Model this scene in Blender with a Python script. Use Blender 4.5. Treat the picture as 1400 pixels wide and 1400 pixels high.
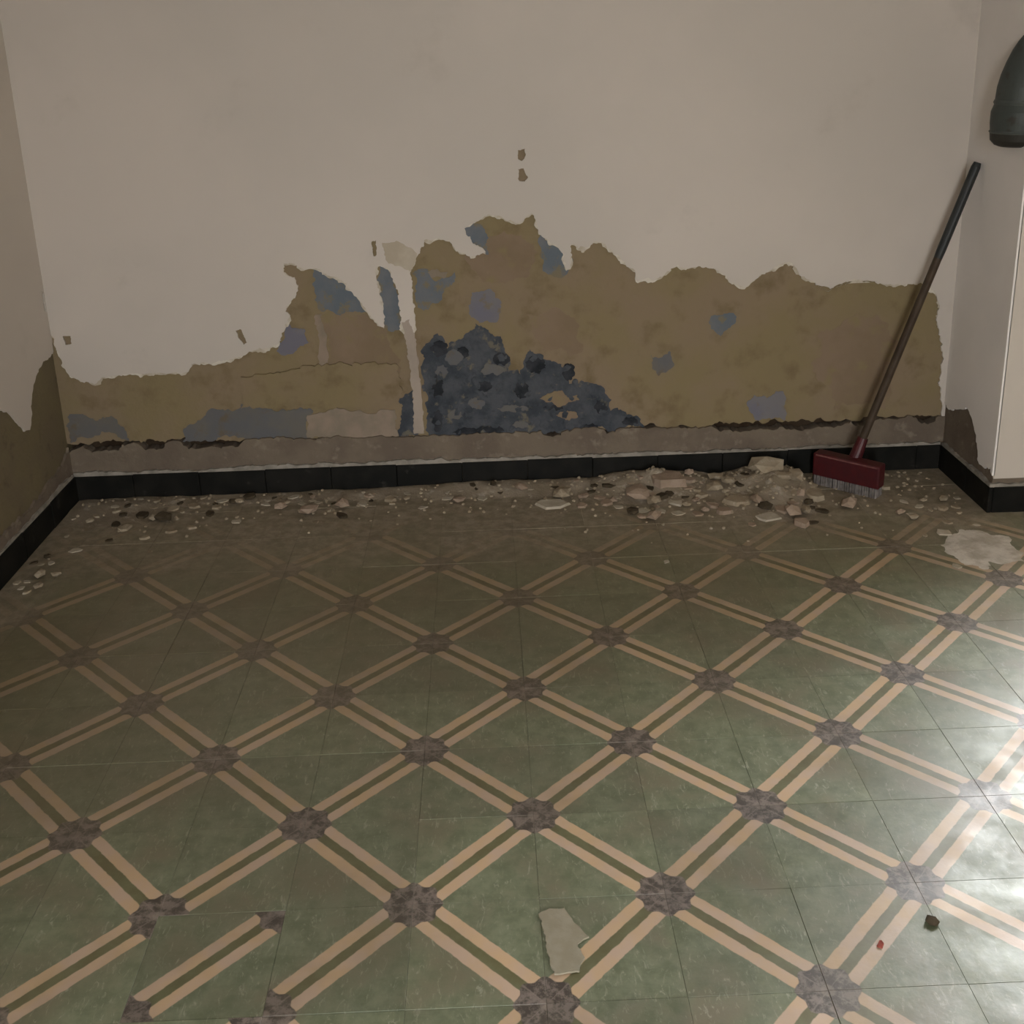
import bpy, bmesh, math, random
from mathutils import Vector, Matrix, noise
from mathutils.geometry import tessellate_polygon

for _o in list(bpy.data.objects):
    bpy.data.objects.remove(_o, do_unlink=True)
scene = bpy.context.scene
COL = scene.collection
random.seed(7)

# ------------------------------------------------------------------ camera
cam_data = bpy.data.cameras.new('camera')
cam = bpy.data.objects.new('camera', cam_data)
COL.objects.link(cam)
_r = Vector((0.99918227, -0.02842895, -0.0287505))
_u = Vector((0.03598486, 0.30103489, 0.95293394))
_f = Vector((0.01843601, 0.95318927, -0.30181174))
_m = Matrix((_r, _u, -_f)).transposed().to_4x4()
_m.translation = Vector((-0.04656, -1.22547, 1.29279))
cam.matrix_world = _m
cam_data.sensor_fit = 'HORIZONTAL'
cam_data.sensor_width = 36.0
cam_data.lens = 1510.34 * 36.0 / 1400.0
cam_data.shift_x = 0.0
cam_data.shift_y = -(700.0 - 537.69) / 1400.0
cam_data.clip_start = 0.02
scene.camera = cam

# ------------------------------------------------------------------ daylight
world = bpy.data.worlds.new('overcast_sky')
scene.world = world
world.use_nodes = True
_bg = world.node_tree.nodes['Background']
_bg.inputs['Color'].default_value = (0.985, 1.0, 1.0, 1)
_bg.inputs['Strength'].default_value = 40.0

def portal(loc, rot, sx, sy):
    """Light portal in a real opening: only steers sampling of the sky."""
    l = bpy.data.lights.new('opening_portal', 'AREA')
    l.shape = 'RECTANGLE'; l.size = sx; l.size_y = sy
    l.cycles.is_portal = True
    o = bpy.data.objects.new('opening_portal', l)
    o.location = loc; o.rotation_euler = rot
    COL.objects.link(o)
R90 = math.pi / 2
portal((1.95, 1.84, 1.55), (-R90, 0, 0), 1.02, 1.66)         # open window right of the pier
portal((0.10, -2.72, 1.10), (R90, 0, 0), 0.46, 2.16)          # doorway behind the camera

vs = scene.view_settings
vs.view_transform = 'Standard'; vs.look = 'None'
vs.exposure = -0.40; vs.gamma = 1.0; vs.use_curve_mapping = False

# ---- outlines on the walls, in metres: (along the wall, height)
EDGE_BACK = [(-1.321, 0.508), (-1.311, 0.445), (-1.295, 0.393), (-1.265, 0.376), (-1.224, 0.363), (-1.199, 0.385), (-1.134, 0.391), (-1.069, 0.391), (-0.95, 0.391), (-0.932, 0.416), (-0.904, 0.419), (-0.872, 0.413), (-0.828, 0.423), (-0.783, 0.433), (-0.738, 0.451), (-0.695, 0.459), (-0.668, 0.467), (-0.658, 0.5), (-0.646, 0.521), (-0.628, 0.55), (-0.642, 0.565), (-0.629, 0.587), (-0.605, 0.619), (-0.597, 0.64), (-0.616, 0.667), (-0.637, 0.685), (-0.633, 0.706), (-0.608, 0.705), (-0.578, 0.687), (-0.546, 0.69), (-0.526, 0.681), (-0.495, 0.663), (-0.465, 0.646), (-0.441, 0.617), (-0.422, 0.591), (-0.403, 0.557), (-0.377, 0.523), (-0.357, 0.507), (-0.356, 0.555), (-0.365, 0.61), (-0.37, 0.665), (-0.362, 0.692), (-0.335, 0.683), (-0.318, 0.641), (-0.305, 0.608), (-0.308, 0.52), (-0.29, 0.471), (-0.269, 0.486), (-0.263, 0.519), (-0.267, 0.607), (-0.27, 0.668), (-0.253, 0.71), (-0.237, 0.735), (-0.225, 0.76), (-0.182, 0.765), (-0.151, 0.758), (-0.137, 0.732), (-0.125, 0.721), (-0.079, 0.709), (-0.049, 0.718), (-0.067, 0.736), (-0.088, 0.751), (-0.104, 0.777), (-0.108, 0.79), (-0.086, 0.804), (-0.054, 0.818), (-0.033, 0.828), (-0.001, 0.82), (0.009, 0.812), (0.04, 0.8), (0.061, 0.806), (0.072, 0.82), (0.087, 0.828), (0.097, 0.809), (0.105, 0.77), (0.13, 0.751), (0.155, 0.733), (0.176, 0.708), (0.184, 0.661), (0.196, 0.665), (0.201, 0.699), (0.195, 0.731), (0.208, 0.735), (0.218, 0.72), (0.246, 0.723), (0.265, 0.74), (0.287, 0.739), (0.303, 0.721), (0.329, 0.699), (0.357, 0.672), (0.385, 0.65), (0.393, 0.617), (0.411, 0.623), (0.443, 0.619), (0.464, 0.629), (0.486, 0.646), (0.507, 0.663), (0.528, 0.653), (0.561, 0.654), (0.621, 0.65), (0.636, 0.637), (0.658, 0.618), (0.681, 0.6), (0.709, 0.588), (0.724, 0.601), (0.755, 0.626), (0.787, 0.64), (0.829, 0.66), (0.851, 0.651), (0.867, 0.626), (0.897, 0.606), (0.93, 0.587), (0.963, 0.575), (0.995, 0.589), (1.027, 0.601), (1.082, 0.595), (1.126, 0.585), (1.191, 0.582), (1.239, 0.585), (1.277, 0.553), (1.294, 0.508), (1.291, 0.463), (1.313, 0.395), (1.316, 0.279), (1.332, 0.149)]
EDGE_LEFT = [(1.994, 0.497), (1.947, 0.469), (1.849, 0.453), (1.776, 0.42), (1.734, 0.359), (1.703, 0.309), (1.67, 0.316), (1.643, 0.347), (1.598, 0.394), (1.552, 0.419)]
EDGE_RIGHT = [(1.962, 0.167), (1.904, 0.205), (1.782, 0.241), (1.747, 0.219), (1.715, 0.186), (1.679, 0.112), (1.608, 0.131), (1.598, 0.109)]
HOLES = {'hookA': [(0.052, 1.006), (0.073, 1.009), (0.074, 0.991), (0.062, 0.975), (0.053, 0.98)], 'hookB': [(0.051, 0.953), (0.067, 0.955), (0.079, 0.928), (0.07, 0.916), (0.052, 0.922)], 'chip1': [(-1.297, 0.512), (-1.273, 0.513), (-1.275, 0.489), (-1.292, 0.487)], 'chip2': [(-0.792, 0.511), (-0.775, 0.515), (-0.762, 0.475), (-0.771, 0.468), (-0.786, 0.489)], 'chip3': [(-0.376, 0.761), (-0.363, 0.765), (-0.364, 0.722), (-0.373, 0.718)]}
LHOLE = [(1.929, 0.657), (1.944, 0.641), (1.944, 0.585), (1.93, 0.593)]
BLUE = {'A': [(-0.549, 0.699), (-0.494, 0.675), (-0.448, 0.639), (-0.413, 0.595), (-0.395, 0.55), (-0.472, 0.551), (-0.535, 0.559), (-0.547, 0.606)], 'B': [(-0.37, 0.697), (-0.33, 0.687), (-0.316, 0.641), (-0.302, 0.597), (-0.305, 0.498), (-0.346, 0.5), (-0.355, 0.566), (-0.369, 0.621)], 'C': [(-0.272, 0.668), (-0.219, 0.675), (-0.195, 0.637), (-0.167, 0.647), (-0.141, 0.663), (-0.151, 0.625), (-0.18, 0.6), (-0.202, 0.572), (-0.236, 0.551), (-0.26, 0.585)], 'D': [(-0.237, 0.451), (-0.186, 0.472), (-0.177, 0.431), (-0.143, 0.459), (-0.11, 0.48), (-0.087, 0.508), (-0.055, 0.489), (-0.013, 0.465), (-0.003, 0.42), (0.006, 0.363), (0.043, 0.345), (0.057, 0.395), (0.073, 0.422), (0.106, 0.4), (0.149, 0.38), (0.193, 0.356), (0.188, 0.31), (0.225, 0.32), (0.269, 0.307), (0.302, 0.271), (0.313, 0.219), (0.391, 0.202), (0.419, 0.154), (0.324, 0.148), (0.212, 0.157), (0.1, 0.152), (-0.011, 0.156), (-0.123, 0.151), (-0.243, 0.156), (-0.243, 0.245), (-0.247, 0.338)], 'E': [(-0.983, 0.204), (-0.935, 0.237), (-0.866, 0.269), (-0.798, 0.285), (-0.752, 0.269), (-0.647, 0.261), (-0.586, 0.254), (-0.593, 0.172), (-0.788, 0.168), (-0.987, 0.171)], 'F': [(-1.321, 0.263), (-1.217, 0.259), (-1.157, 0.215), (-1.149, 0.18), (-1.323, 0.179)], 'G': [(0.612, 0.505), (0.679, 0.512), (0.674, 0.474), (0.642, 0.442), (0.613, 0.465)], 'H': [(0.434, 0.393), (0.489, 0.402), (0.505, 0.356), (0.457, 0.325)], 'I': [(0.75, 0.254), (0.839, 0.262), (0.85, 0.17), (0.755, 0.174)], 'J': [(-0.641, 0.526), (-0.593, 0.509), (-0.575, 0.468), (-0.627, 0.438), (-0.679, 0.445), (-0.672, 0.471)], 'K': [(-0.094, 0.601), (-0.044, 0.61), (-0.009, 0.572), (-0.022, 0.51), (-0.076, 0.508), (-0.103, 0.546)], 'L': [(-0.113, 0.799), (-0.076, 0.802), (-0.039, 0.76), (-0.041, 0.711), (-0.078, 0.73), (-0.102, 0.769)], 'M': [(-0.325, 0.283), (-0.274, 0.316), (-0.279, 0.162), (-0.332, 0.155)], 'N': [(0.097, 0.783), (0.145, 0.761), (0.18, 0.721), (0.19, 0.656), (0.153, 0.638), (0.116, 0.676)]}
PALE = {'mortar': [(-0.605, 0.241), (-0.527, 0.256), (-0.429, 0.241), (-0.34, 0.249), (-0.334, 0.164), (-0.611, 0.17)], 'strip': [(-0.555, 0.551), (-0.536, 0.551), (-0.53, 0.462), (-0.537, 0.266), (-0.559, 0.267), (-0.554, 0.44)], 'chip': [(-0.219, 0.666), (-0.193, 0.674), (-0.162, 0.664), (-0.175, 0.645), (-0.209, 0.648)]}
SHELF = [(-0.79, 0.37), (-0.68, 0.381), (-0.549, 0.395), (-0.418, 0.401), (-0.321, 0.386), (-0.32, 0.295), (-0.383, 0.26), (-0.559, 0.267), (-0.8, 0.271)]
SHARD = [(-0.003, 0.165), (0.011, 0.173), (0.038, 0.175), (0.049, 0.147), (0.071, 0.115), (0.053, 0.103), (0.061, 0.075), (0.051, 0.051), (0.014, 0.048), (0.009, 0.074), (0.005, 0.116)]
STRIPS = {'strip': [(-0.304, 0.52), (-0.28, 0.528), (-0.268, 0.47), (-0.262, 0.384), (-0.258, 0.292), (-0.256, 0.171), (-0.287, 0.17), (-0.284, 0.259), (-0.287, 0.362), (-0.295, 0.453)], 'top': [(-0.347, 0.756), (-0.299, 0.759), (-0.264, 0.74), (-0.248, 0.714), (-0.268, 0.668), (-0.297, 0.686), (-0.334, 0.7)]}
TAN = [[(0.098, 0.268), (0.123, 0.283), (0.17, 0.285), (0.212, 0.275), (0.218, 0.259), (0.182, 0.25), (0.128, 0.254)], [(-0.183, 0.404), (-0.171, 0.426), (-0.15, 0.43), (-0.132, 0.417), (-0.13, 0.397), (-0.147, 0.382), (-0.17, 0.386)], [(-0.082, 0.362), (-0.066, 0.378), (-0.035, 0.38), (-0.009, 0.37), (-0.005, 0.355), (-0.028, 0.345), (-0.063, 0.348)], [(-0.119, 0.258), (-0.108, 0.276), (-0.089, 0.279), (-0.072, 0.268), (-0.07, 0.253), (-0.085, 0.241), (-0.107, 0.244)], [(-0.031, 0.241), (-0.012, 0.25), (0.025, 0.251), (0.058, 0.244), (0.062, 0.235), (0.034, 0.229), (-0.008, 0.232)], [(-0.215, 0.364), (-0.206, 0.382), (-0.189, 0.386), (-0.175, 0.375), (-0.174, 0.359), (-0.187, 0.347), (-0.205, 0.35)], [(0.012, 0.186), (0.022, 0.197), (0.042, 0.199), (0.059, 0.192), (0.061, 0.182), (0.046, 0.174), (0.024, 0.177)], [(0.146, 0.213), (0.16, 0.223), (0.186, 0.224), (0.21, 0.217), (0.213, 0.208), (0.193, 0.202), (0.163, 0.204)], [(-0.182, 0.225), (-0.173, 0.239), (-0.155, 0.242), (-0.14, 0.233), (-0.138, 0.22), (-0.152, 0.211), (-0.172, 0.213)]]
BLACK = [[(-0.225, 0.434), (-0.213, 0.454), (-0.191, 0.458), (-0.172, 0.446), (-0.171, 0.427), (-0.188, 0.413), (-0.212, 0.416)], [(-0.154, 0.418), (-0.144, 0.435), (-0.127, 0.438), (-0.112, 0.428), (-0.11, 0.412), (-0.124, 0.401), (-0.143, 0.404)], [(-0.039, 0.393), (-0.028, 0.412), (-0.008, 0.416), (0.009, 0.404), (0.011, 0.387), (-0.004, 0.374), (-0.027, 0.377)], [(-0.226, 0.31), (-0.217, 0.347), (-0.202, 0.355), (-0.19, 0.333), (-0.19, 0.3), (-0.202, 0.276), (-0.219, 0.281)], [(-0.171, 0.169), (-0.138, 0.184), (-0.072, 0.185), (-0.015, 0.174), (-0.007, 0.159), (-0.057, 0.15), (-0.131, 0.155)], [(0.059, 0.372), (0.071, 0.398), (0.095, 0.403), (0.115, 0.387), (0.118, 0.363), (0.1, 0.346), (0.073, 0.35)], [(0.166, 0.344), (0.174, 0.367), (0.19, 0.372), (0.204, 0.358), (0.205, 0.337), (0.193, 0.322), (0.176, 0.325)], [(0.23, 0.167), (0.239, 0.181), (0.257, 0.184), (0.273, 0.175), (0.275, 0.162), (0.262, 0.152), (0.241, 0.155)], [(-0.094, 0.312), (-0.084, 0.328), (-0.065, 0.331), (-0.048, 0.321), (-0.046, 0.306), (-0.061, 0.296), (-0.083, 0.299)], [(0.019, 0.294), (0.03, 0.318), (0.049, 0.322), (0.066, 0.308), (0.068, 0.287), (0.053, 0.272), (0.031, 0.275)], [(0.107, 0.237), (0.119, 0.246), (0.144, 0.247), (0.166, 0.241), (0.169, 0.232), (0.15, 0.227), (0.122, 0.229)], [(0.262, 0.234), (0.271, 0.256), (0.289, 0.26), (0.304, 0.247), (0.307, 0.227), (0.293, 0.213), (0.273, 0.216)], [(-0.232, 0.204), (-0.223, 0.237), (-0.209, 0.244), (-0.197, 0.225), (-0.197, 0.195), (-0.209, 0.173), (-0.224, 0.177)], [(0.347, 0.184), (0.357, 0.196), (0.376, 0.198), (0.393, 0.19), (0.396, 0.179), (0.381, 0.171), (0.359, 0.173)]]
STAIN = [[(-0.536, 0.546), (-0.408, 0.546), (-0.347, 0.495), (-0.321, 0.386), (-0.337, 0.295), (-0.422, 0.344), (-0.53, 0.36), (-0.53, 0.462)], [(-0.099, 0.752), (0.029, 0.769), (0.101, 0.713), (0.068, 0.639), (-0.061, 0.632), (-0.101, 0.688)], [(0.065, 0.529), (0.152, 0.548), (0.216, 0.479), (0.193, 0.39), (0.106, 0.416)], [(0.96, 0.453), (1.111, 0.492), (1.184, 0.399), (1.155, 0.192), (0.997, 0.198), (0.922, 0.34)]]

# ------------------------------------------------------------------ node helpers
def new_mat(name, rough=0.9, spec=0.3):
    m = bpy.data.materials.new(name); m.use_nodes = True
    nt = m.node_tree; b = nt.nodes['Principled BSDF']
    b.inputs['Roughness'].default_value = rough
    b.inputs['Specular IOR Level'].default_value = spec
    return m, nt, b

class G:
    """tiny node-graph builder"""
    def __init__(s, nt): s.nt = nt; s.n = nt.nodes; s.l = nt.links
    def put(s, sock, v):
        if hasattr(v, 'is_linked') or hasattr(v, 'links'): s.l.new(v, sock)
        elif isinstance(v, (tuple, list)):
            sock.default_value = tuple(v) + ((1.0,) if len(v) == 3 and len(sock.default_value) == 4 else ())
        else: sock.default_value = v
    def math(s, op, a, b=0.0, c=0.0, clamp=False):
        n = s.n.new('ShaderNodeMath'); n.operation = op; n.use_clamp = clamp
        s.put(n.inputs[0], a); s.put(n.inputs[1], b); s.put(n.inputs[2], c)
        return n.outputs[0]
    def step(s, v, lo, hi, a=0.0, b=1.0):
        n = s.n.new('ShaderNodeMapRange'); n.interpolation_type = 'SMOOTHSTEP'
        s.put(n.inputs[0], v)
        for i, x in zip((1, 2, 3, 4), (lo, hi, a, b)): s.put(n.inputs[i], x)
        return n.outputs[0]
    def noise(s, vec, scale, detail=4.0, rough=0.55, dist=0.0):
        n = s.n.new('ShaderNodeTexNoise')
        s.put(n.inputs['Vector'], vec); n.inputs['Scale'].default_value = scale
        n.inputs['Detail'].default_value = detail; n.inputs['Roughness'].default_value = rough
        n.inputs['Distortion'].default_value = dist
        return n.outputs['Fac']
    def mix(s, f, a, b, mode='MIX'):
        n = s.n.new('ShaderNodeMix'); n.data_type = 'RGBA'; n.blend_type = mode
        s.put(n.inputs[0], f); s.put(n.inputs[6], a); s.put(n.inputs[7], b)
        return n.outputs[2]
    def pos(s): return s.n.new('ShaderNodeNewGeometry').outputs['Position']
    def vmul(s, v, k):
        n = s.n.new('ShaderNodeVectorMath'); n.operation = 'MULTIPLY'
        s.put(n.inputs[0], v); n.inputs[1].default_value = k
        return n.outputs[0]
    def bump(s, h, strength, dist):
        n = s.n.new('ShaderNodeBump'); n.inputs['Strength'].default_value = strength
        n.inputs['Distance'].default_value = dist
        s.put(n.inputs['Height'], h)
        return n.outputs['Normal']

def mottled(name, c1, c2, scale, c3=None, scale3=40, lo=.35, hi=.65, rough=.92, bump=.4, bdist=.004, bscale=60, spec=.2, lo3=.55, hi3=.7):
    m, nt, b = new_mat(name, rough, spec); g = G(nt); p = g.pos()
    col = g.mix(g.step(g.noise(p, scale), lo, hi), c1, c2)
    if c3: col = g.mix(g.step(g.noise(p, scale3, 5, .6), lo3, hi3), col, c3)
    g.put(b.inputs['Base Color'], col)
    g.put(b.inputs['Normal'], g.bump(g.noise(p, bscale, 6, .65), bump, bdist))
    return m

MAT = {}
# faded limewash: broad, faint stains of its own
MAT['paint'] = mottled('aged_beige_paint', (.545, .485, .43), (.50, .45, .40), 1.6, (.46, .41, .36), 5, bump=.12, bdist=.003, bscale=22, rough=.8, lo3=.6, hi3=.8)
MAT['paint_side'] = mottled('aged_beige_paint_side', (.555, .50, .44), (.52, .465, .41), 1.6, (.475, .425, .37), 5, bump=.12, bdist=.003, bscale=22, rough=.8, lo3=.6, hi3=.8)
MAT['edge_rim'] = mottled('pale_edge_rim', (.60, .55, .47), (.42, .36, .28), 30, bump=.3, bscale=60)  # paler layer painting the bright highlights along the chipped paint edge
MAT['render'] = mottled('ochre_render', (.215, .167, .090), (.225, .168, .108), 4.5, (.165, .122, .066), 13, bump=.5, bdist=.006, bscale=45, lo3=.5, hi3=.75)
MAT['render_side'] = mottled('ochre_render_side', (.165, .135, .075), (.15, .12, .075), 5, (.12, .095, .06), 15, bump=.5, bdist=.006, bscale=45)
MAT['render_brown'] = mottled('brown_render', (.22, .16, .108), (.195, .142, .09), 6, (.215, .167, .090), 16, bump=.5, bdist=.006, bscale=45, lo3=.5, hi3=.7)
MAT['damp'] = mottled('black_damp', (.020, .022, .026), (.045, .048, .055), 18, (.10, .095, .08), 30, bump=1.0, bdist=.01, bscale=40, lo3=.6, hi3=.7)
MAT['strip'] = mottled('pinkish_plaster_strip', (.36, .30, .25), (.31, .26, .215), 12, bump=.4, bscale=60)
MAT['tan'] = mottled('tan_undercoat', (.40, .34, .26), (.46, .40, .32), 14, bump=.4, bscale=60)
MAT['paint_pier'] = mottled('pale_pier_paint', (.80, .755, .72), (.74, .70, .67), 2.5, bump=.12, bdist=.003, bscale=22, rough=.8)
MAT['core'] = mottled('slot_shade_core', (.030, .018, .010), (.05, .033, .02), 20, bump=.8, bscale=50)  # near-black stands in for the shade inside the open slots
MAT['blue_light'] = mottled('faded_blue_paint', (.115, .135, .155), (.15, .155, .165), 14, (.18, .15, .10), 30, bump=.5, bscale=60, lo3=.5, hi3=.66)
MAT['blue_grey'] = mottled('grey_blue_paint', (.115, .115, .12), (.135, .125, .11), 10, (.13, .105, .075), 18, bump=.4, bscale=60)
MAT['blue_violet'] = mottled('violet_blue_paint', (.15, .145, .175), (.17, .16, .165), 12, (.17, .14, .10), 22, bump=.3, bscale=60)
MAT['blue_dark'] = mottled('dark_damp_blue_paint', (.048, .055, .066), (.085, .09, .10), 16, (.15, .135, .105), 26, bump=1.0, bdist=.012, bscale=38, lo3=.58, hi3=.68)
MAT['pale'] = mottled('pale_plaster', (.27, .21, .16), (.22, .18, .135), 15, bump=.5, bscale=60)
MAT['mortar'] = mottled('grey_brown_mortar', (.17, .135, .10), (.135, .105, .08), 9, (.21, .17, .13), 24, bump=.7, bdist=.006, bscale=55)
MAT['grout'] = mottled('pale_grout', (.30, .27, .23), (.20, .18, .15), 25, bump=.5, bscale=90)
MAT['joint'] = mottled('dark_joint', (.15, .135, .09), (.11, .10, .065), 25, bump=.3)
MAT['black'] = mottled('black_skirting', (.006, .006, .005), (.012, .011, .009), 12, (.035, .032, .027), 20, rough=.6, bump=.1, bscale=60, spec=.12, lo3=.62, hi3=.78)
MAT['dust'] = mottled('plaster_dust', (.27, .225, .17), (.21, .17, .12), 9, (.36, .315, .255), 28, bump=.8, bdist=.006, bscale=70)
MAT['chunk'] = mottled('plaster_chunk', (.33, .275, .20), (.26, .205, .14), 22, (.40, .345, .265), 45, bump=.7, bscale=80)
MAT['chunk_pink'] = mottled('pinkish_plaster_chunk', (.33, .25, .19), (.27, .20, .145), 22, bump=.7, bscale=80)
MAT['chunk_dark'] = mottled('dark_chunk', (.045, .034, .02), (.07, .052, .032), 30, bump=.6)
MAT['flake'] = mottled('paint_flake', (.42, .37, .30), (.34, .30, .23), 30, bump=.3)
MAT['torn'] = mottled('torn_flake', (.33, .30, .23), (.29, .26, .19), 40, bump=.3)
MAT['smear'] = mottled('white_plaster_dust', (.58, .54, .48), (.42, .38, .32), 18, bump=.5, bscale=90)
MAT['red_bit'] = mottled('red_chip', (.28, .07, .05), (.22, .06, .05), 60, bump=.3)
MAT['red'] = mottled('red_plastic', (.060, .004, .006), (.045, .004, .007), 30, rough=.45, bump=.1, spec=.5)
MAT['red_edge'] = mottled('red_edge_highlight', (.17, .07, .065), (.12, .045, .042), 60, bump=.2)  # paler red painting the highlight along the head's top edge
MAT['bristle'] = mottled('pale_bristles', (.19, .17, .16), (.13, .115, .105), 60, bump=.2)
MAT['grip'] = mottled('dark_grip', (.016, .019, .019), (.022, .024, .023), 30, rough=.5, bump=.1, spec=.4)
MAT['wood'] = mottled('brown_shaft', (.060, .042, .027), (.045, .03, .019), 25, rough=.6, bump=.2)
MAT['fix'] = mottled('grey_green_metal', (.050, .058, .052), (.040, .047, .043), 12, (.035, .031, .025), 25, rough=.55, bump=.15, spec=.4)
MAT['fix_dark'] = mottled('dark_metal_rim', (.030, .028, .023), (.04, .036, .03), 20, rough=.6, bump=.2)
MAT['fix_band'] = mottled('light_metal_band', (.075, .083, .078), (.06, .068, .062), 20, rough=.5, bump=.1)
MAT['ceil'] = mottled('ceiling_paint', (.58, .55, .50), (.52, .49, .45), 2, bump=.1)
MAT['yard'] = mottled('yard_concrete', (.42, .40, .36), (.34, .32, .29), 3, bump=.3)

# ---- patterned cement tile: print follows each tile's own coordinates
def tile_material():
    m, nt, b = new_mat('patterned_cement_tile', .45, .9); g = G(nt)
    tc = g.n.new('ShaderNodeTexCoord'); sx = g.n.new('ShaderNodeSeparateXYZ')
    g.put(sx.inputs[0], tc.outputs['Object'])
    P = g.pos()
    wob = g.math('MULTIPLY', g.math('SUBTRACT', g.noise(P, 55, 3), .5), .006)
    x = g.math('ADD', sx.outputs[0], wob); y = sx.outputs[1]
    d = g.math('ABSOLUTE', g.math('MULTIPLY', g.math('SUBTRACT', x, y), .70711))
    sg = g.math('SIGN', g.math('ADD', x, y))
    a = g.math('SUBTRACT', .1, g.math('MULTIPLY', x, sg))
    c = g.math('SUBTRACT', .1, g.math('MULTIPLY', y, sg))
    r = g.math('SQRT', g.math('ADD', g.math('MULTIPLY', a, a), g.math('MULTIPLY', c, c)))
    th = g.math('ARCTAN2', c, a)
    # colours of the print
    mott = g.noise(P, 26, 6, .65)
    green = g.mix(g.step(mott, .33, .68), (.120, .140, .080), (.200, .225, .145))
    wear = g.noise(P, 6.5, 4, .6)
    green = g.mix(g.step(wear, .45, .72), green, (.165, .150, .095))
    scr = g.noise(g.vmul(P, (60, 22, 1)), 1.6, 5, .7, 1.5)
    green = g.mix(g.step(scr, .55, .70, 0, .55), green, (.42, .42, .33))
    cream = g.mix(g.step(g.noise(P, 18, 5), .35, .65), (.55, .385, .235), (.53, .39, .295))
    midg = g.mix(g.step(mott, .35, .65), (.115, .105, .045), (.14, .145, .07))
    band = g.math('MULTIPLY', g.step(d, .0075, .0095), g.step(d, .0295, .0275))
    mid = g.step(d, .0095, .0075)
    col = g.mix(mid, green, midg)
    col = g.mix(band, col, cream)
    # rosette: eight petals, pale veins and heart
    rr = g.math('ADD', .0445, g.math('MULTIPLY', g.math('COSINE', g.math('MULTIPLY', th, 8.0)), .0035))
    ros = g.step(g.math('SUBTRACT', rr, r), -.001, .0015)
    vein = g.math('ABSOLUTE', g.math('SINE', g.math('MULTIPLY', th, 4.0)))
    rcol = g.mix(g.step(g.noise(P, 48, 5, .75), .42, .60), (.055, .043, .036), (.20, .165, .145))
    rcol = g.mix(g.math('MULTIPLY', g.step(vein, .22, .05), .55), rcol, (.24, .20, .175))
    rcol = g.mix(g.math('MULTIPLY', g.step(r, .012, .008), .5), rcol, (.28, .235, .20))
    col = g.mix(ros, col, rcol)
    # per tile tone
    oi = g.n.new('ShaderNodeObjectInfo')
    tone = g.step(oi.outputs['Random'], 0, 1, .88, 1.10)
    hs = g.n.new('ShaderNodeHueSaturation'); g.put(hs.inputs['Value'], tone); g.put(hs.inputs['Color'], col)
    col = hs.outputs[0]
    # grime, a brown tone rising towards the back left, and plaster dust thick by the back wall
    grime = g.noise(P, 3.2, 5, .6)
    col = g.mix(g.step(grime, .42, .75, 0, .38), col, (.125, .105, .062))
    sp = g.n.new('ShaderNodeSeparateXYZ'); g.put(sp.inputs[0], P)
    yy = g.math('ADD', sp.outputs[1], g.math('MULTIPLY', g.math('SUBTRACT', g.noise(P, 4.5, 6, .65), .5), .9))
    lw = g.math('ADD', g.math('MULTIPLY', sp.outputs[0], -1.0), g.math('MULTIPLY', g.math('SUBTRACT', g.noise(P, 5.5, 5, .65), .5), .35))
    back_left_tone = g.step(g.math('SUBTRACT', sp.outputs[1], g.math('MULTIPLY', sp.outputs[0], .45)), .2, 1.5, 0, .68)
    col = g.mix(back_left_tone, col, (.122, .092, .046))
    dust = g.math('MAXIMUM', g.step(yy, 1.25, 1.72, 0, .92), g.step(lw, 1.13, 1.32, 0, .85))
    dcol = g.mix(g.step(g.noise(P, 30, 6, .7), .38, .66), (.16, .127, .077), (.265, .22, .16))
    col = g.mix(dust, col, dcol)
    g.put(b.inputs['Base Color'], col)
    g.put(b.inputs['Roughness'], g.math('ADD', g.step(g.noise(P, 14, 5, .65), .3, .7, .34, .52), g.math('MULTIPLY', dust, .3)))
    g.put(b.inputs['Normal'], g.bump(g.noise(P, 70, 5, .6), .18, .002))
    return m
MAT['tile'] = tile_material()

# ------------------------------------------------------------------ object helpers
def link(name, me, mat=None, parent=None, loc=None, rot=None, scale=None):
    o = bpy.data.objects.new(name, me)
    COL.objects.link(o)
    if mat is not None and me is not None and not me.materials: me.materials.append(mat)
    if parent is not None: o.parent = parent
    if loc is not None: o.location = loc
    if rot is not None: o.rotation_euler = rot
    if scale is not None: o.scale = scale
    return o
def tag(o, label, cat, group=None, kind=None):
    o['label'] = label; o['category'] = cat
    if group: o['group'] = group
    if kind: o['kind'] = kind
    return o
def structure(o, label=None, cat=None):
    o['kind'] = 'structure'
    if label: o['label'] = label
    if cat: o['category'] = cat
    return o
def mesh_from(verts, faces, name='mesh', smooth=False):
    me = bpy.data.meshes.new(name); me.from_pydata(verts, [], faces)
    bm = bmesh.new(); bm.from_mesh(me); bmesh.ops.recalc_face_normals(bm, faces=bm.faces)
    bm.to_mesh(me); bm.free()
    if smooth: me.polygons.foreach_set('use_smooth', [True] * len(me.polygons))
    return me
def box_data(x0, x1, y0, y1, z0, z1):
    v = [(x, y, z) for z in (z0, z1) for y in (y0, y1) for x in (x0, x1)]
    f = [(0, 2, 3, 1), (4, 5, 7, 6), (0, 1, 5, 4), (2, 6, 7, 3), (0, 4, 6, 2), (1, 3, 7, 5)]
    return v, f
def box_mesh(*a, bevel=0.0, seg=1):
    v, f = box_data(*a); me = mesh_from(v, f)
    if bevel:
        bm = bmesh.new(); bm.from_mesh(me)
        bmesh.ops.bevel(bm, geom=list(bm.edges), offset=bevel, segments=seg, affect='EDGES', profile=.6)
        bm.to_mesh(me); bm.free()
    return me
def boxes_mesh(lst):
    V, F = [], []
    for a in lst:
        v, f = box_data(*a); k = len(V); V += v; F += [tuple(i + k for i in q) for q in f]
    return mesh_from(V, F)

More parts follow.
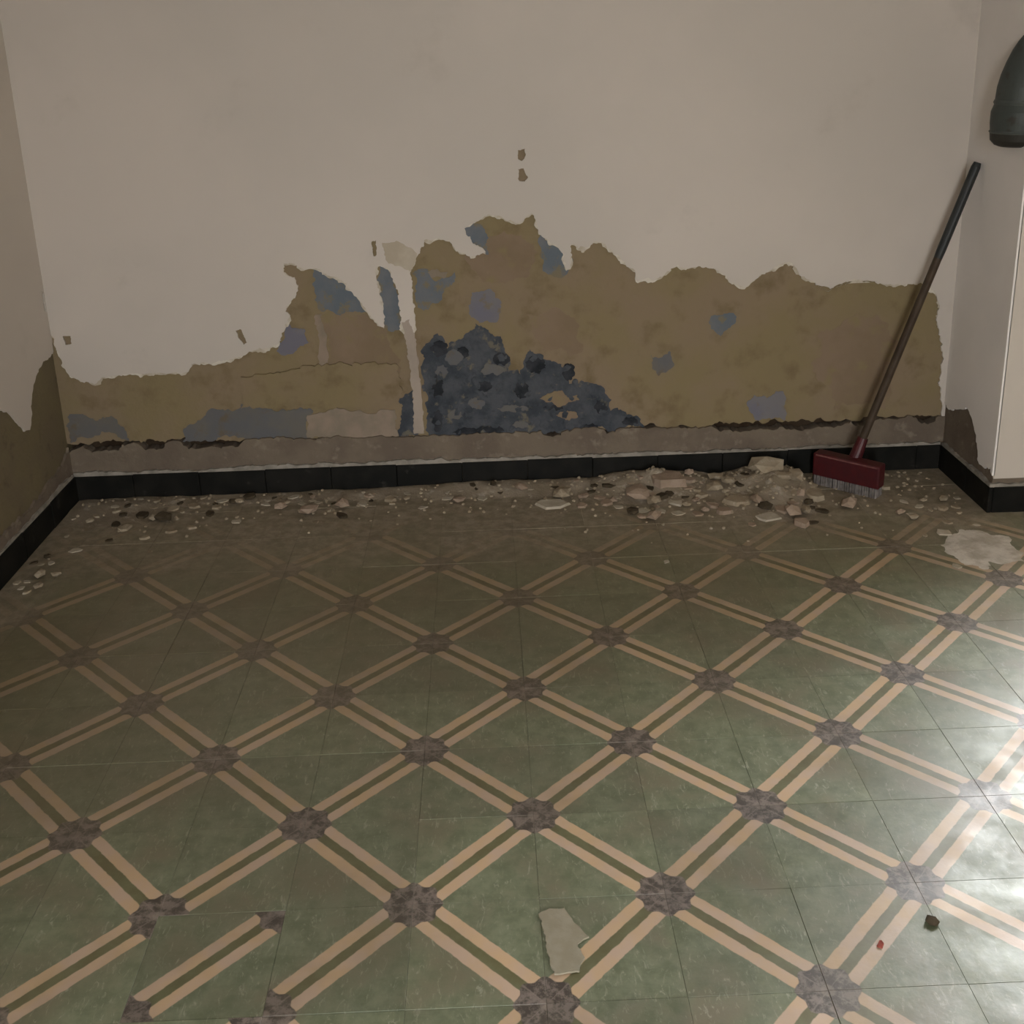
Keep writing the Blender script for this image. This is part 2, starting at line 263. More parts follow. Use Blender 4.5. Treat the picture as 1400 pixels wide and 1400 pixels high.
def ragged(pts, amp=.004, seg=.011, closed=False, seed=0):
    """break a polyline into crumbly steps: coarse wander, then fine teeth"""
    out = []; n = len(pts); rng = random.Random(seed)
    def split(a, b, w):
        L = (b - a).length
        if L < seg: return []
        d = (b - a) / L; nn = Vector((-d.y, d.x))
        m = a.lerp(b, rng.uniform(.35, .65)) + nn * max(-w, min(w, rng.gauss(0, .55))) * min(L * .28, amp * 2.2)
        return split(a, m, w) + [m] + split(m, b, w)
    for i in range(n if closed else n - 1):
        a = Vector(pts[i]); b = Vector(pts[(i + 1) % n])
        out.append((a.x, a.y)); out += [(p.x, p.y) for p in split(a, b, 1.0)]
    if not closed: out.append(tuple(pts[-1]))
    return out

def slab(outer, holes, place, back, front, lip=0.0):
    """plate with outline `outer` in wall coordinates (a, z); place(a, z, depth) -> xyz"""
    loops = [outer] + holes
    flat = [p for l in loops for p in l]
    tris = tessellate_polygon([[Vector((p[0], p[1], 0)) for p in l] for l in loops])
    n = len(flat)
    V = [place(a, z, back) for a, z in flat] + [place(a, z, front) for a, z in flat]
    F = []
    for t in tris:
        F.append(tuple(i + n for i in t)); F.append(tuple(reversed(t)))
    k = 0
    for l in loops:
        for i in range(len(l)):
            j = (i + 1) % len(l); F.append((k + i, k + j, k + j + n, k + i + n))
        k += len(l)
    return mesh_from(V, F)

# ------------------------------------------------------------------ room dimensions (metres; tile = 0.2)
XL, XR, YB, YJ = -1.335, 1.340, 1.952, 1.600      # wall faces: left, right, back, jamb of the side doorway
YF, XO, HC = -2.6, 2.60, 2.75                    # front wall, far right wall, ceiling
XD, XE = 1.45, 2.45                              # sides of the open window in the short wall right of the pier

# back wall: dark core, ochre render on it, scraps of old blue paint, then the beige paint coat
wall_back = structure(link('wall_back', box_mesh(XL - .2, XR, YB + .034, YB + .2, -.05, HC), MAT['core']),
                      'back wall with beige paint peeling off ochre render above black skirting', 'wall')
on_back = lambda a, z, d: (a, YB - d, z)
low = [(XL, .178), (-1.26, .176), (-1.18, .180), (-1.1, .174), (-1.0, .179), (-.9, .175), (-.80, .172), (-.6, .165), (-.3, .158), (0, .160), (.2, .163), (.457, .163),
       (.62, .158), (.66, .165), (.75, .162), (.85, .167), (.93, .160), (1.03, .163), (1.10, .170), (1.2, .164), (1.3, .166), (XR, .160)]
rl = ragged(low, .004, .012, seed=3)
link('render_layer', slab(rl + [(XR, HC), (XL, HC)], [], on_back, -.036, 0), MAT['render'], wall_back)
edge = ragged(EDGE_BACK, .0022, .008, seed=11)
edge = [p for p in edge if XL < p[0] < XR - .002]
paint_outline = [(XL, HC), (XL, EDGE_BACK[0][1] + .02)] + edge + [(XR, EDGE_BACK[-1][1]), (XR, HC)]
holes = [ragged(h, .001, .006, True, 5 + i) for i, h in enumerate(HOLES.values())]
link('paint_coat', slab(paint_outline, holes, on_back, -.002, .0055), MAT['paint'], wall_back)
under = ragged([(a, z - .005) for a, z in EDGE_BACK], .004, .010, seed=12)
under = [p for p in under if XL < p[0] < XR - .002]
link('edge_rim', slab([(XL, HC), (XL, EDGE_BACK[0][1] + .01)] + under + [(XR, EDGE_BACK[-1][1]), (XR, HC)], holes, on_back, -.002, .0034), MAT['edge_rim'], wall_back)
for k, poly in STRIPS.items():
    link('plaster_patch', slab(ragged(poly, .0015, .010, True, len(k)), [], on_back, -.002, .0062), MAT['strip' if k == 'strip' else 'tan'], wall_back)
for i, poly in enumerate(STAIN):
    link('render_patch', slab(ragged(poly, .012, .012, True, 200 + i), [], on_back, -.002, .0011), MAT['render_brown'], wall_back)
for i, poly in enumerate(TAN):
    link('render_patch', slab(ragged(poly, .006, .007, True, 300 + i), [], on_back, -.002, .0045), MAT['render_brown' if i in (0, 7) else 'blue_grey'], wall_back)
for i, poly in enumerate(BLACK):
    link('damp_patch', slab(ragged(poly, .006, .007, True, 400 + i), [], on_back, -.002, .0040), MAT['damp'], wall_back)
BM = {'A': 'blue_light', 'B': 'blue_light', 'C': 'blue_light', 'D': 'blue_dark', 'E': 'blue_grey', 'F': 'blue_grey', 'G': 'blue_light', 'H': 'blue_grey',
      'I': 'blue_violet', 'J': 'blue_violet', 'K': 'blue_violet', 'L': 'blue_light', 'M': 'blue_dark', 'N': 'blue_light'}
for k, poly in BLUE.items():
    link('old_paint_patch', slab(ragged(poly, .010, .009, True, ord(k)), [], on_back, -.002, .0016 + .0002 * (ord(k) % 4)), MAT[BM[k]], wall_back)
for i, (k, poly) in enumerate(PALE.items()):
    link('plaster_patch', slab(ragged(poly, .003, .012, True, 40 + i), [], on_back, -.002, .0032 if k != 'mortar' else .004), MAT['pale'], wall_back)
link('render_patch', slab(ragged(SHELF, .003, .012, True, 77), [], on_back, -.002, .009), MAT['render'], wall_back)
# loose lumps of crumbled blue render
rng = random.Random(21)
def lump_mesh(rng, flat=1.0, sub=1):
    bm = bmesh.new(); bmesh.ops.create_icosphere(bm, subdivisions=sub, radius=1.0)
    off = Vector((rng.uniform(0, 50), rng.uniform(0, 50), rng.uniform(0, 50)))
    for v in bm.verts:
        k = 1 + .55 * noise.noise(v.co * 1.3 + off) + .2 * noise.noise(v.co * 3 + off)
        v.co = Vector((v.co.x * k, v.co.y * k, v.co.z * k * flat))
    me = bpy.data.meshes.new('lump'); bm.to_mesh(me); bm.free()
    return me
def merge(meshes):
    V, F = [], []
    for me, M in meshes:
        k = len(V); V += [tuple(M @ v.co) for v in me.vertices]; F += [tuple(i + k for i in p.vertices) for p in me.polygons]
    out = bpy.data.meshes.new('merged'); out.from_pydata(V, [], F); return out
def inside(p, poly):
    c = False; n = len(poly)
    for i in range(n):
        (x1, y1), (x2, y2) = poly[i], poly[i - 1]
        if (y1 > p[1]) != (y2 > p[1]) and p[0] < (x2 - x1) * (p[1] - y1) / (y2 - y1) + x1: c = not c
    return c
lumps = [lump_mesh(rng, .45) for _ in range(5)]
lst = []
while len(lst) < 150:
    a, z = rng.uniform(-.26, .4), rng.uniform(.165, .48)
    if inside((a, z), BLUE['D']) and rng.random() < 1.25 - z * 2:
        s = rng.uniform(.005, .016)
        lst.append((rng.choice(lumps), Matrix.Translation((a, YB - .001, z)) @ Matrix.Rotation(R90, 4, 'X') @ Matrix.Rotation(rng.uniform(0, 6), 4, 'Z') @ Matrix.Diagonal((s, s * .8, s, 1))))
o = link('crumbled_render', merge(lst), MAT['blue_dark'], wall_back); o['kind'] = 'stuff'

# mortar band between skirting and render, top edge broken so that dark slots stay open
top = [(XL, .160), (-1.285, .172), (-1.262, .157), (-1.18, .160), (-1.168, .172), (-1.12, .172), (-1.10, .158), (-1.05, .160), (-1.03, .174), (-.99, .173), (-.97, .156), (-.82, .158), (-.80, .172),
       (-.6, .168), (-.3, .162), (0, .164), (.10, .166), (.12, .156), (.16, .157), (.18, .166), (.28, .166), (.30, .156), (.34, .166), (.62, .162), (.65, .149), (.80, .150), (.83, .158), (.86, .150), (1.0, .149), (1.03, .160), (1.05, .162),
       (1.07, .150), (1.10, .151), (1.13, .163), (1.25, .165), (1.27, .152), (1.30, .153), (1.315, .165), (XR, .165)]
top = [(a, z - .007 if z < .161 else z) for a, z in top]
tp = ragged(top, .0025, .012, seed=9)
link('mortar_band', slab([(XL, .02)] + tp + [(XR, .02)], [], on_back, -.03, .010), MAT['mortar'], wall_back)

# left wall
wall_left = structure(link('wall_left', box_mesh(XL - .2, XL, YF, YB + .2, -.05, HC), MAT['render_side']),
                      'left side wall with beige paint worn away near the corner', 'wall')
on_left = lambda a, z, d: (XL + d, a, z)
el = [(YB, EDGE_LEFT[0][1])] + EDGE_LEFT[1:] + [(1.10, .37), (.8, .33), (.5, .36), (0, .30), (-.8, .34), (-1.7, .3), (YF, .32)]
el = ragged(el, .003, .012, seed=13)
el = [(min(a, YB), z) for a, z in el]
link('paint_coat', slab([(YB, HC)] + el + [(YF, HC)], [ragged(LHOLE, .001, .008, True, 2)], on_left, -.002, .0055), MAT['paint_side'], wall_left)
tl = ragged([(YB - .012, .17), (1.85, .135), (1.7, .115), (1.5, .11), (1.2, .12), (.6, .11), (0, .12), (-1, .11), (YF, .11)], .004, .015, seed=15)
link('mortar_band', slab([(YB - .012, .02)] + tl + [(YF, .02)], [], on_left, -.002, .008), MAT['mortar'], wall_left)

# right: a short pier by the corner, then a wall with the open open window the daylight comes through
wall_right = structure(link('wall_right', boxes_mesh([(XR, XD, YJ, YB + .2, -.05, HC), (XE, XO + .2, YJ, YB + .2, -.05, HC), (XD, XE, YJ, YB + .2, 2.35, HC), (XD, XE, YJ, YB + .2, -.05, .75), (XO, XO + .2, YF - .2, YJ, -.05, HC)]), MAT['mortar']),
                       'right side wall with a pale pier beside the open window', 'wall')
on_right = lambda a, z, d: (XR - d, a, z)
on_jamb = lambda a, z, d: (a, YJ - d, z)
er = ragged([(YB, .20)] + EDGE_RIGHT[1:-1] + [(YJ - .0055, EDGE_RIGHT[-1][1])], .003, .01, seed=17)
link('paint_coat', slab([(YB, HC)] + er + [(YJ - .0055, HC)], [], on_right, -.002, .0055), MAT['paint_pier'], wall_right)
link('paint_coat', slab([(XR, HC), (XR, .10), (XO, .1), (XO, HC)], [[(XD, .75), (XD, 2.35), (XE, 2.35), (XE, .75)]], on_jamb, -.002, .0055), MAT['paint_side'], wall_right)
link('paint_coat', slab([(YF, HC), (YF, .1), (YJ, .1), (YJ, HC)], [], lambda a, z, d: (XO - d, a, z), -.002, .0055), MAT['paint_side'], wall_right)

fr = boxes_mesh([(XD, XD + .045, YJ + .2, YJ + .26, .75, 2.35), (XE - .045, XE, YJ + .2, YJ + .26, .75, 2.35), (XD + .045, XE - .045, YJ + .2, YJ + .26, 2.305, 2.35), (XD + .045, XE - .045, YJ + .2, YJ + .26, .75, .795)])
structure(link('window_1', fr, MAT['wood']), 'brown wooden frame of the open window right of the pier', 'window')

# wall behind the camera with its own doorway, and the ceiling
wall_front = structure(link('wall_front', boxes_mesh([(XL - .2, -.13, YF - .2, YF, -.05, HC), (.33, XO + .2, YF - .2, YF, -.05, HC), (-.13, .33, YF - .2, YF, 2.2, HC)]), MAT['paint_side']),
                       'plain beige wall behind the camera with an open doorway', 'wall')
ceiling = structure(link('ceiling', box_mesh(XL - .2, XO + .2, YF - .2, YB + .2, HC, HC + .15), MAT['ceil']), 'plain off-white ceiling', 'ceiling')

# ------------------------------------------------------------------ floor
floor = structure(link('floor', box_mesh(XL - .2, XO + .2, YF - .2, YB + .2, -.06, -.0012), MAT['joint']),
                  'green cement tile floor with cream diagonal bands and brown rosettes', 'floor')
structure(link('ground', box_mesh(-6, 8, -9, 7, -.16, -.065), MAT['yard']), 'pale concrete yard outside the room', 'ground')
YT = 1.945
def tile_mesh(x0, x1, y0, y1):
    gq, bv = .0002, .0004
    x0 += gq; x1 -= gq; y0 += gq; y1 -= gq
    V = [(x, y, -.004) for x, y in ((x0, y0), (x1, y0), (x1, y1), (x0, y1))]
    V += [(x, y, -bv) for x, y in ((x0, y0), (x1, y0), (x1, y1), (x0, y1))]
    V += [(x, y, 0) for x, y in ((x0 + bv, y0 + bv), (x1 - bv, y0 + bv), (x1 - bv, y1 - bv), (x0 + bv, y1 - bv))]
    F = [(8, 9, 10, 11)] + [(k + i, k + (i + 1) % 4, k + 4 + (i + 1) % 4, k + 4 + i) for k in (0, 4) for i in range(4)]
    me = bpy.data.meshes.new('cement_tile'); me.from_pydata(V, [], F); me.materials.append(MAT['tile'])
    return me
FULL = tile_mesh(-.1, .1, -.1, .1)
cache = {}
rng = random.Random(5)
def lay_tile(m, n, parent):
    cx, cy = (m + .5) * .2, (n + .5) * .2
    x0, x1 = max(m * .2, XL), min(m * .2 + .2, XR if cy > YJ else XO)
    y0, y1 = n * .2, min(n * .2 + .2, YT)
    if x1 - x0 < .01 or y1 - y0 < .01: return
    turn = (m + n) % 2
    if (m, n) == (-3, 0): turn = 1 - turn               # one tile was laid the wrong way round
    x0 -= cx; x1 -= cx; y0 -= cy; y1 -= cy
    key = (round(x0, 3), round(x1, 3), round(y0, 3), round(y1, 3), turn)
    if key[:4] == (-.1, .1, -.1, .1): me = FULL
    else:
        if key not in cache:
            cache[key] = tile_mesh(*((y0, y1, -x1, -x0) if turn else (x0, x1, y0, y1)))
        me = cache[key]
    o = link('floor_tile', me, None, parent, (cx, cy, rng.uniform(-.0007, .0007)), (rng.uniform(-.001, .001), rng.uniform(-.001, .001), R90 if turn else 0))
for n in range(-2, 10):
    for m in range(-7, 13): lay_tile(m, n, floor)
# the tiles out of sight, joined
V, F = [], []
for n in range(-13, -2):
    for m in range(-7, 13):
        v, f = box_data(max(m * .2, XL) + .0006, min(m * .2 + .2, XO) - .0006, n * .2 + .0006, n * .2 + .1994, -.004, 0)
        k = len(V); V += v; F += [tuple(i + k for i in q) for q in f]
o = link('rear_tile_field', mesh_from(V, F), MAT['joint'], floor); o['kind'] = 'stuff'

# ------------------------------------------------------------------ black skirting tiles
HS = .078
def skirting(name, label, runs):
    root = structure(link(name, None), label, 'skirting')
    return root
rng = random.Random(31)
def piece(parent, x0, x1, y0, y1):
    z1 = HS + rng.uniform(-.0015, .0015)
    return link('skirting_tile', box_mesh(x0, x1, y0, y1, -.001, z1, bevel=.0016), MAT['black'], parent)
bb = skirting('baseboard_back', 'row of black skirting tiles along the back wall', 0)
x = -1.345
FB = 1.929                                    # face of the back skirting
while x < XR - .02:
    a, b_ = max(x, XL + .011) + .0004, min(x + .2, XR - .011) - .0004
    dy = rng.uniform(-.0012, .0012)
    if b_ - a > .02: piece(bb, a, b_, FB + dy, YB - .0101)
    x += .2
gr = ragged([(XL + .012, .089), (-1.0, .086), (-.5, .088), (0, .086), (.4, .088), (.9, .085), (XR - .012, .087)], .0018, .012, seed=71)
link('grout_bead', slab([(XL + .012, HS - .002)] + gr + [(XR - .012, HS - .002)], [], on_back, .0095, .0205), MAT['grout'], bb)
bl = skirting('baseboard_left', 'row of black skirting tiles along the left wall', 0)
y = FB - .001
while y > YF:
    y0 = max(y - .2, YF)
    piece(bl, XL + .0085, XL + .018 + rng.uniform(-.001, .001), y0 + .0008, y - .0008); y -= .2
link('grout_bead', slab([(FB - .002, HS - .002)] + ragged([(FB - .002, .086), (1.5, .085), (.8, .086), (YF, .085)], .0015, .02, seed=72) + [(YF, HS - .002)], [], on_left, .0075, .015), MAT['grout'], bl)
br = skirting('baseboard_right', 'black skirting tiles turning around the pier by the doorway', 0)
for y0, y1 in ((1.739, FB - .001), (YJ - .012, 1.7375)):
    piece(br, XR - .012, XR - .0002, y0, y1)

for x0 in (XR + .0006, XR + .2, XR + .4, XR + .6, XR + .8, XR + 1.0): piece(br, x0, min(x0 + .1992, XO), YJ - .0125, YJ - .0002)
link('grout_bead', slab([(FB, HS - .002)] + ragged([(FB, .086), (1.8, .084), (1.7, .088), (YJ - .01, .086)], .0015, .012, seed=73) + [(YJ - .01, HS - .002)], [], on_right, -.001, .0105), MAT['grout'], br)
link('grout_bead', slab([(XR - .01, HS - .002)] + ragged([(XR - .01, .086), (1.40, .086), (XO, .086)], .0015, .02, seed=74) + [(XO, HS - .002)], [], on_jamb, -.001, .0105), MAT['grout'], br)

# ------------------------------------------------------------------ drift of plaster dust and crumbs
def gauss(x, y, cx, cy, sx, sy): return math.exp(-((x - cx) / sx) ** 2 - ((y - cy) / sy) ** 2)
def drift(x, y):
    n = noise.noise(Vector((x * 5, y * 7, 1.7))); n2 = noise.noise(Vector((x * 17, y * 19, 4.2))); n3 = noise.noise(Vector((x * 40, y * 40, 9)))
    h = .060 * gauss(x, y, .80, 1.83, .15, .13) + .042 * gauss(x, y, .46, 1.87, .14, .10) + .016 * gauss(x, y, .1, 1.9, .3, .06) + .008 * gauss(x, y, -.5, 1.91, .8, .05)
    h += .006 * gauss(x, y, -1.2, 1.82, .2, .12)
    h = h * (1 + .5 * n + .35 * n2 + .12 * n3) + .0025 * n2 + .002 * n - .0028
    if x > .86: h -= .05 * min(1, (x - .86) / .06) * max(0, min(1, (y - 1.60) / .08)) * max(0, min(1, (1.2 - x) / .05))
    h += -.02 * max(0, 1.52 - y)
    return h
nx, ny = 220, 60
V, F = [], []
X0, X1, Y0, Y1 = XL + .021, XR - .014, 1.42, FB - .003
for j in range(ny + 1):
    for i in range(nx + 1):
        x, y = X0 + (X1 - X0) * i / nx, Y0 + (Y1 - Y0) * j / ny
        V.append((x, y, max(drift(x, y), -.0032)))
for j in range(ny):
    for i in range(nx):
        q = (j * (nx + 1) + i, j * (nx + 1) + i + 1, (j + 1) * (nx + 1) + i + 1, (j + 1) * (nx + 1) + i)
        if max(V[k][2] for k in q) > -.002: F.append(q)
me = bpy.data.meshes.new('dust'); me.from_pydata(V, [], F)
me.polygons.foreach_set('use_smooth', [True] * len(F))
tag(link('plaster_dust', me, MAT['dust']), 'beige plaster dust drifted on the floor along the back skirting', 'dust', kind='stuff')
gz = lambda x, y: max(0.0, drift(x, y)) if (X0 < x < X1 and Y0 < y < Y1) else 0.0
rng = random.Random(91)
crumb = [lump_mesh(rng, .7) for _ in range(4)]
lst = []
while len(lst) < 600:
    x = rng.uniform(X0 + .02, X1 - .02); y = Y1 - .01 - abs(rng.gauss(0, .13))
    if rng.random() < .45: x = rng.gauss(.68, .24); y = Y1 - .01 - abs(rng.gauss(0, .16))
    if not (X0 + .02 < x < X1 - .02 and y > 1.25): continue
    s = rng.uniform(.002, .0065)
    lst.append((rng.choice(crumb), Matrix.Translation((x, y, gz(x, y) + s * .35)) @ Matrix.Rotation(rng.uniform(0, 6), 4, 'Z') @ Matrix.Diagonal((s, s, s, 1))))
tag(link('plaster_crumbs', merge(lst), MAT['chunk']), 'tiny plaster crumbs strewn over the dust by the back wall', 'crumbs', kind='stuff')

# ------------------------------------------------------------------ single pieces of rubble
def slab_chunk(rng, th):
    n = rng.randint(6, 8); ang = sorted(rng.uniform(0, 6.283) for _ in range(n))
    ang = [i / n * 6.283 + rng.uniform(-.3, .3) for i in range(n)]
    P = [(math.cos(a) * rng.uniform(.65, 1.1), math.sin(a) * rng.uniform(.5, .9)) for a in ang]
    V = [(x, y, 0) for x, y in P] + [(x * rng.uniform(.86, .97), y * rng.uniform(.86, .97), th * rng.uniform(.8, 1.1)) for x, y in P]
    F = [tuple(range(n, 2 * n)), tuple(reversed(range(n)))] + [(i, (i + 1) % n, n + (i + 1) % n, n + i) for i in range(n)]
    return mesh_from(V, F)
rng = random.Random(101)
def zero_base(me):
    z = min(v.co.z for v in me.vertices)
    for v in me.vertices: v.co.z -= z
    return me
CH = {}
for mk in ('chunk', 'chunk_pink', 'chunk_dark', 'flake'):
    CH[mk] = []
    for i in range(6):
        me = zero_base(lump_mesh(rng, .5)) if i < 2 and mk != 'flake' else slab_chunk(rng, .14 if mk == 'flake' else rng.uniform(.22, .5))
        me.materials.append(MAT[mk]); CH[mk].append(me)
placed = []
def rubble(x, y, s, mk, label, group=None, name='plaster_chunk', idx=None, rz=None, tilt=.15):
    me = CH[mk][rng.randrange(6) if idx is None else idx]
    z = min(gz(x + a * s * .6, y + b * s * .6) for a in (-1, 0, 1) for b in (-1, 0, 1))
    o = link(name, me, None, None, (x, y, z - .0004), (rng.uniform(-tilt, tilt) * (1 if z > .004 else .15), rng.uniform(-tilt, tilt) * (1 if z > .004 else .15), rng.uniform(0, 6.28) if rz is None else rz), (s, s * rng.uniform(.75, 1), s * rng.uniform(.8, 1.1)))
    tag(o, label, 'rubble', group)
    placed.append((x, y, s)); return o
def free(x, y, s, k=.8): return all((x - a) ** 2 + (y - b) ** 2 > ((s + c) * k) ** 2 for a, b, c in placed)
# the large ones, each told apart by its look or place
rubble(.47, 1.835, .072, 'chunk_pink', 'largest pinkish plaster block in the rubble heap against the back skirting', idx=4, rz=.3)
rubble(.37, 1.77, .042, 'chunk_pink', 'pinkish plaster lump in front of the largest pinkish block', idx=1)
rubble(.77, 1.855, .056, 'chunk', 'tall pale plaster lump leaning near the skirting left of the broom', idx=0)
rubble(.885, 1.745, .052, 'chunk', 'pale flat plaster slab just left of the red broom head', idx=4, rz=1.1)
rubble(.72, 1.61, .050, 'flake', 'wide pale plaster flake lying at the front of the heap', idx=3, rz=.2)
rubble(.66, 1.72, .052, 'chunk', 'rounded beige plaster lump in the middle of the heap', idx=2)
rubble(.72, 1.665, .022, 'chunk_dark', 'dark brown clod at the front of the heap', idx=1, name='dirt_clod')
rubble(.345, 1.675, .020, 'chunk_dark', 'dark brown clod on the floor left of the heap', idx=0, name='dirt_clod')
rubble(-1.145, 1.735, .022, 'chunk_dark', 'dark clod nearest the left skirting', idx=2, name='dirt_clod')
rubble(-1.085, 1.79, .026, 'chunk_dark', 'flat dark clod near the back skirting in the left corner', idx=4, name='dirt_clod')
rubble(.392, 1.363, .012, 'flake', 'tiny white paint chip on the tiles in front of the heap', idx=4, name='paint_chip')
rubble(.12, 1.76, .055, 'flake', 'long pale plaster flake on the floor left of the heap', idx=5, rz=0)
rubble(.594, .115, .012, 'chunk_dark', 'small dark pebble on the bright tiles at the right', idx=0, name='pebble')
rubble(1.16, 1.47, .030, 'flake', 'pale plaster flake on the floor between the broom and the white dust smear', idx=3, name='plaster_flake')
# the many alike ones
LOOK = {'chunk': ('plaster_chunk', 'small beige plaster chunk'), 'chunk_pink': ('plaster_chunk', 'small pinkish plaster chunk'), 'flake': ('plaster_flake', 'small pale plaster flake'), 'chunk_dark': ('dirt_clod', 'small dark brown clod')}
def scatter(n, fx, fy, smin, smax, mats, label, group, k=.75, tries=4000):
    c = t = 0
    while c < n and t < tries:
        t += 1
        x, y, s = fx(), fy(), rng.uniform(smin, smax)
        if not (XL + .03 + s < x < XR - .03 - s and y < FB - .012 - s): continue
        t_ = max(0, min(1, ((x - .924) * .152 - (y - 1.865) * .139) / (.152 ** 2 + .139 ** 2)))
        if math.hypot(x - .924 - .152 * t_, y - 1.865 + .139 * t_) < .045 + s: continue       # leave the broom its place
        if math.hypot(x - 1.225, y - 1.375) < .13: continue                                   # and the white smear
        if not free(x, y, s, k): continue
        mk = rng.choice(mats)
        nm, look = LOOK[mk]
        rubble(x, y, s, mk, look + ' ' + label, look.split(' ', 1)[1] + 's ' + group, name=nm); c += 1
scatter(46, lambda: rng.gauss(.74, .12), lambda: rng.gauss(1.76, .09), .013, .034, ['chunk', 'chunk', 'chunk', 'chunk_pink', 'chunk_pink', 'flake', 'chunk_dark'], 'in the rubble heap left of the red broom head', 'in the heap by the broom', .6)
scatter(34, lambda: rng.gauss(.42, .12), lambda: rng.gauss(1.80, .07), .012, .032, ['chunk', 'chunk_pink', 'chunk_pink', 'flake', 'chunk_dark'], 'lying around the largest pinkish plaster block', 'around the pinkish block', .6)
scatter(42, lambda: rng.uniform(-.75, .22), lambda: FB - .02 - abs(rng.gauss(0, .07)), .010, .030, ['chunk', 'flake', 'flake', 'chunk_pink', 'chunk_dark'], 'along the middle of the back skirting', 'along the middle of the skirting')
scatter(30, lambda: rng.uniform(-1.30, -.78), lambda: FB - .02 - abs(rng.gauss(0, .11)), .010, .026, ['chunk', 'flake', 'chunk_dark', 'chunk'], 'strewn in the left back corner', 'in the left back corner')
scatter(14, lambda: XL + .03 + abs(rng.gauss(.03, .05)), lambda: rng.uniform(1.3, 1.7), .009, .022, ['chunk', 'flake', 'chunk_dark'], 'beside the left skirting', 'beside the left skirting')
scatter(16, lambda: rng.uniform(1.1, 1.32), lambda: rng.uniform(1.25, 1.7), .008, .020, ['chunk', 'flake', 'chunk'], 'on the floor right of the broom', 'right of the broom')

# white plaster dust trodden into a smear near the pier
nx2, ny2 = 40, 40; V = []; F = []
for j in range(ny2 + 1):
    for i in range(nx2 + 1):
        x, y = 1.08 + .28 * i / nx2, 1.18 + .36 * j / ny2
        h = .0055 * gauss(x, y, 1.225, 1.375, .085, .10) * (1 + .9 * noise.noise(Vector((x * 22, y * 22, 3)))) - .0014 + .0006 * noise.noise(Vector((x * 60, y * 60, 5)))
        V.append((x, y, h))
for j in range(ny2):
    for i in range(nx2):
        q = (j * (nx2 + 1) + i, j * (nx2 + 1) + i + 1, (j + 1) * (nx2 + 1) + i + 1, (j + 1) * (nx2 + 1) + i)
        if max(V[k][2] for k in q) > 0: F.append(q)
me = bpy.data.meshes.new('smear'); me.from_pydata(V, [], F)
tag(link('plaster_dust', me, MAT['smear']), 'white plaster dust smeared on the tiles near the pale pier', 'dust', kind='stuff')

# torn pale flake lying on the tiles in front
on_floor = lambda a, z, d: (a, z, d)
me = slab(ragged(SHARD, .0012, .008, True, 8), [], on_floor, 0.0009, .004)
cx = sum(p[0] for p in SHARD) / len(SHARD); cy = sum(p[1] for p in SHARD) / len(SHARD)
me.transform(Matrix.Translation((-cx, -cy, 0)))
tag(link('plaster_flake', me, MAT['torn'], None, (cx, cy, 0)), 'torn pale flake with a pointed corner lying on the front tiles', 'flake')
for (x, y), lab in (((.501, .077), 'tiny reddish chip on the bright front tiles'),):
    m2 = slab_chunk(rng, .3); m2.materials.append(MAT['red_bit'])
    tag(link('brick_chip', m2, None, None, (x, y, .0005), (0, 0, 1), (.009, .007, .009)), lab, 'chip')

# ------------------------------------------------------------------ broom leaning into the corner
def tube(pts, rads, n=16):
    V, F = [], []
    d = (Vector(pts[-1]) - Vector(pts[0])).normalized(); a = d.orthogonal().normalized(); b_ = d.cross(a)
    for p, r in zip(pts, rads):
        for i in range(n):
            t = 2 * math.pi * i / n; V.append(tuple(Vector(p) + a * math.cos(t) * r + b_ * math.sin(t) * r))
    for k in range(len(pts) - 1):
        for i in range(n):
            j = (i + 1) % n; F.append((k * n + i, k * n + j, (k + 1) * n + j, (k + 1) * n + i))
    F.append(tuple(reversed(range(n)))); F.append(tuple(range((len(pts) - 1) * n, len(pts) * n)))
    return mesh_from(V, F, smooth=False)
HX, HY, HA = 1.000, 1.795, math.atan2(-.139, .152)
broom = tag(link('broom', None, None, None, (HX, HY, 0)), 'red broom with a long dark handle leaning into the right back corner', 'broom')
HB = math.hypot(.139, .152) / 2
head = box_mesh(-HB, HB, -.022, .022, .028, .100, bevel=.006, seg=3)
ho = link('broom_head', head, MAT['red'], broom, None, (0, 0, HA)); ho['label'] = 'dark red plastic broom head'
link('head_highlight', box_mesh(-HB + .008, HB - .008, -.0235, -.0195, .0915, .0965, bevel=.0015), MAT['red_edge'], ho)
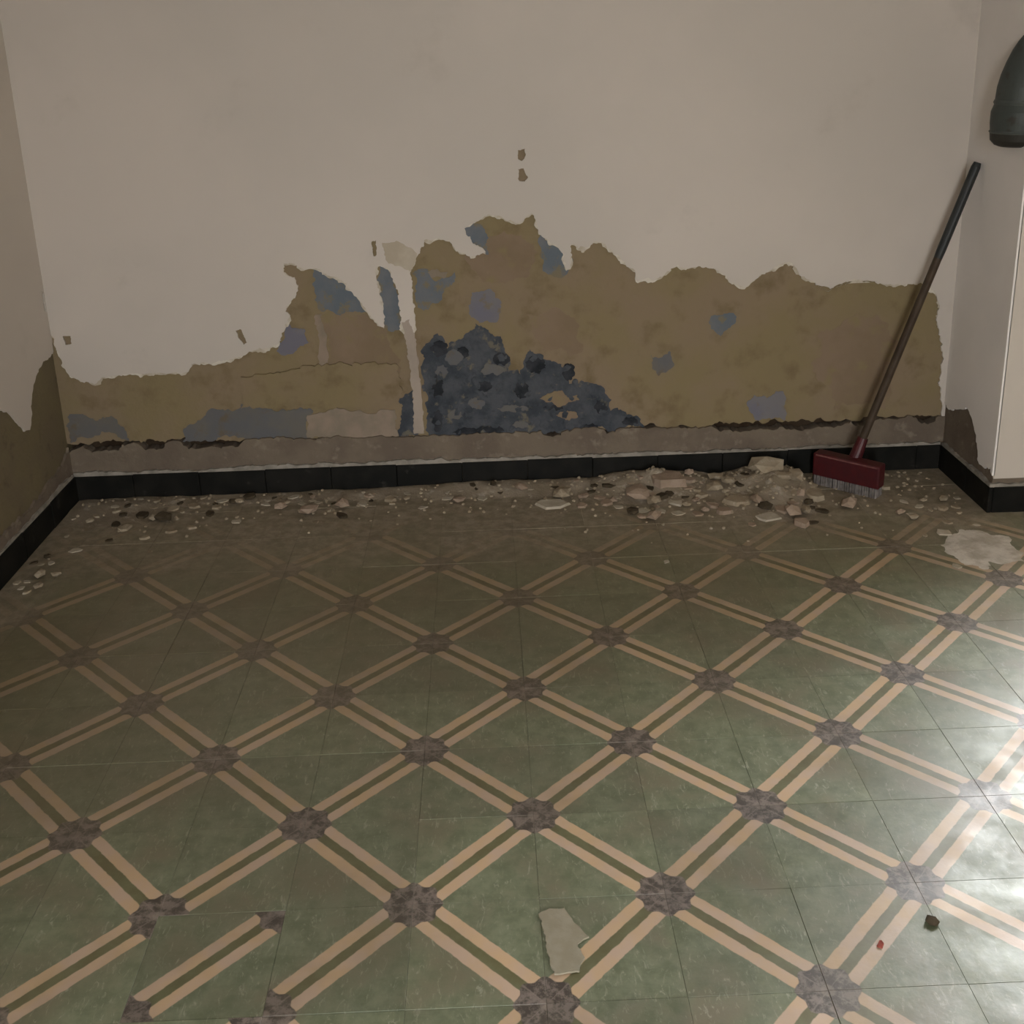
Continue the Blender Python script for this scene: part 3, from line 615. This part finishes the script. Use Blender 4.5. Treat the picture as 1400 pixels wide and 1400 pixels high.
# bristles: tufts in rows
lst = []; rng = random.Random(3)
tf = mesh_from([(-1, -1, 0), (1, -1, 0), (1, 1, 0), (-1, 1, 0), (-.7, -.7, 1), (.7, -.7, 1), (.7, .7, 1), (-.7, .7, 1)], [(0, 1, 5, 4), (1, 2, 6, 5), (2, 3, 7, 6), (3, 0, 4, 7), (0, 3, 2, 1), (4, 5, 6, 7)])
for i in range(26):
    for j in range(6):
        xx = -HB + .008 + (2 * HB - .016) * i / 25 + rng.uniform(-.001, .001); yq = -.018 + .036 * j / 5
        lst.append((tf, Matrix.Translation((xx, yq * 1.05, .0)) @ Matrix.Rotation(rng.uniform(0, 1.5), 4, 'Z') @ Matrix.Diagonal((.0032, .0032, .031, 1))))
link('bristles', merge(lst), MAT['bristle'], broom, None, (0, 0, HA))
base = Vector((.022, .012, .096)); tip = Vector((1.322 - HX, 1.848 - HY, .941))
link('handle_socket', tube([base - Vector((0, 0, .004)), base.lerp(tip, .07)], [.019, .015]), MAT['red'], broom)
link('handle', tube([base.lerp(tip, .02), base.lerp(tip, .70)], [.0115, .0115]), MAT['wood'], broom)
link('handle_grip', tube([base.lerp(tip, .69), base.lerp(tip, .72), base.lerp(tip, .985), tip], [.0118, .0128, .0128, .010]), MAT['grip'], broom)

# ------------------------------------------------------------------ dark domed fixture on the pier
FX, FY = XR - .0055, 1.672
fix = tag(link('wall_fixture', None, None, None, (FX, FY, 1.0)), 'dark grey-green domed fixture on the right wall above the broom handle', 'wall fixture')
def half_lathe(prof, n=24, sq=1.15):
    V, F = [], []
    for r, z in prof:
        for i in range(n + 1):
            t = math.pi / 2 + math.pi * i / n; V.append((math.cos(t) * r, math.sin(t) * r * sq, z))
    for k in range(len(prof) - 1):
        for i in range(n): F.append((k * (n + 1) + i, k * (n + 1) + i + 1, (k + 1) * (n + 1) + i + 1, (k + 1) * (n + 1) + i))
        F.append((k * (n + 1), (k + 1) * (n + 1), (k + 1) * (n + 1) + n, k * (n + 1) + n))
    F.append(tuple(range(n + 1))); F.append(tuple((len(prof) - 1) * (n + 1) + i for i in range(n + 1)))
    return mesh_from(V, F)
link('hood', half_lathe([(.055, .118), (.053, .15), (.047, .18), (.037, .212), (.026, .24), (.014, .262), (.004, .276)]), MAT['fix'], fix)
link('upper_band', half_lathe([(.056, .106), (.0585, .112), (.056, .118)]), MAT['fix_band'], fix)
link('body', half_lathe([(.060, .042), (.062, .06), (.062, .088), (.056, .106)]), MAT['fix'], fix)
link('lower_band', half_lathe([(.060, .034), (.063, .038), (.060, .042)]), MAT['fix_band'], fix)
link('bottom_rim', half_lathe([(.036, .0), (.047, .004), (.058, .016), (.060, .034)]), MAT['fix_dark'], fix)
bpy.context.view_layer.update()
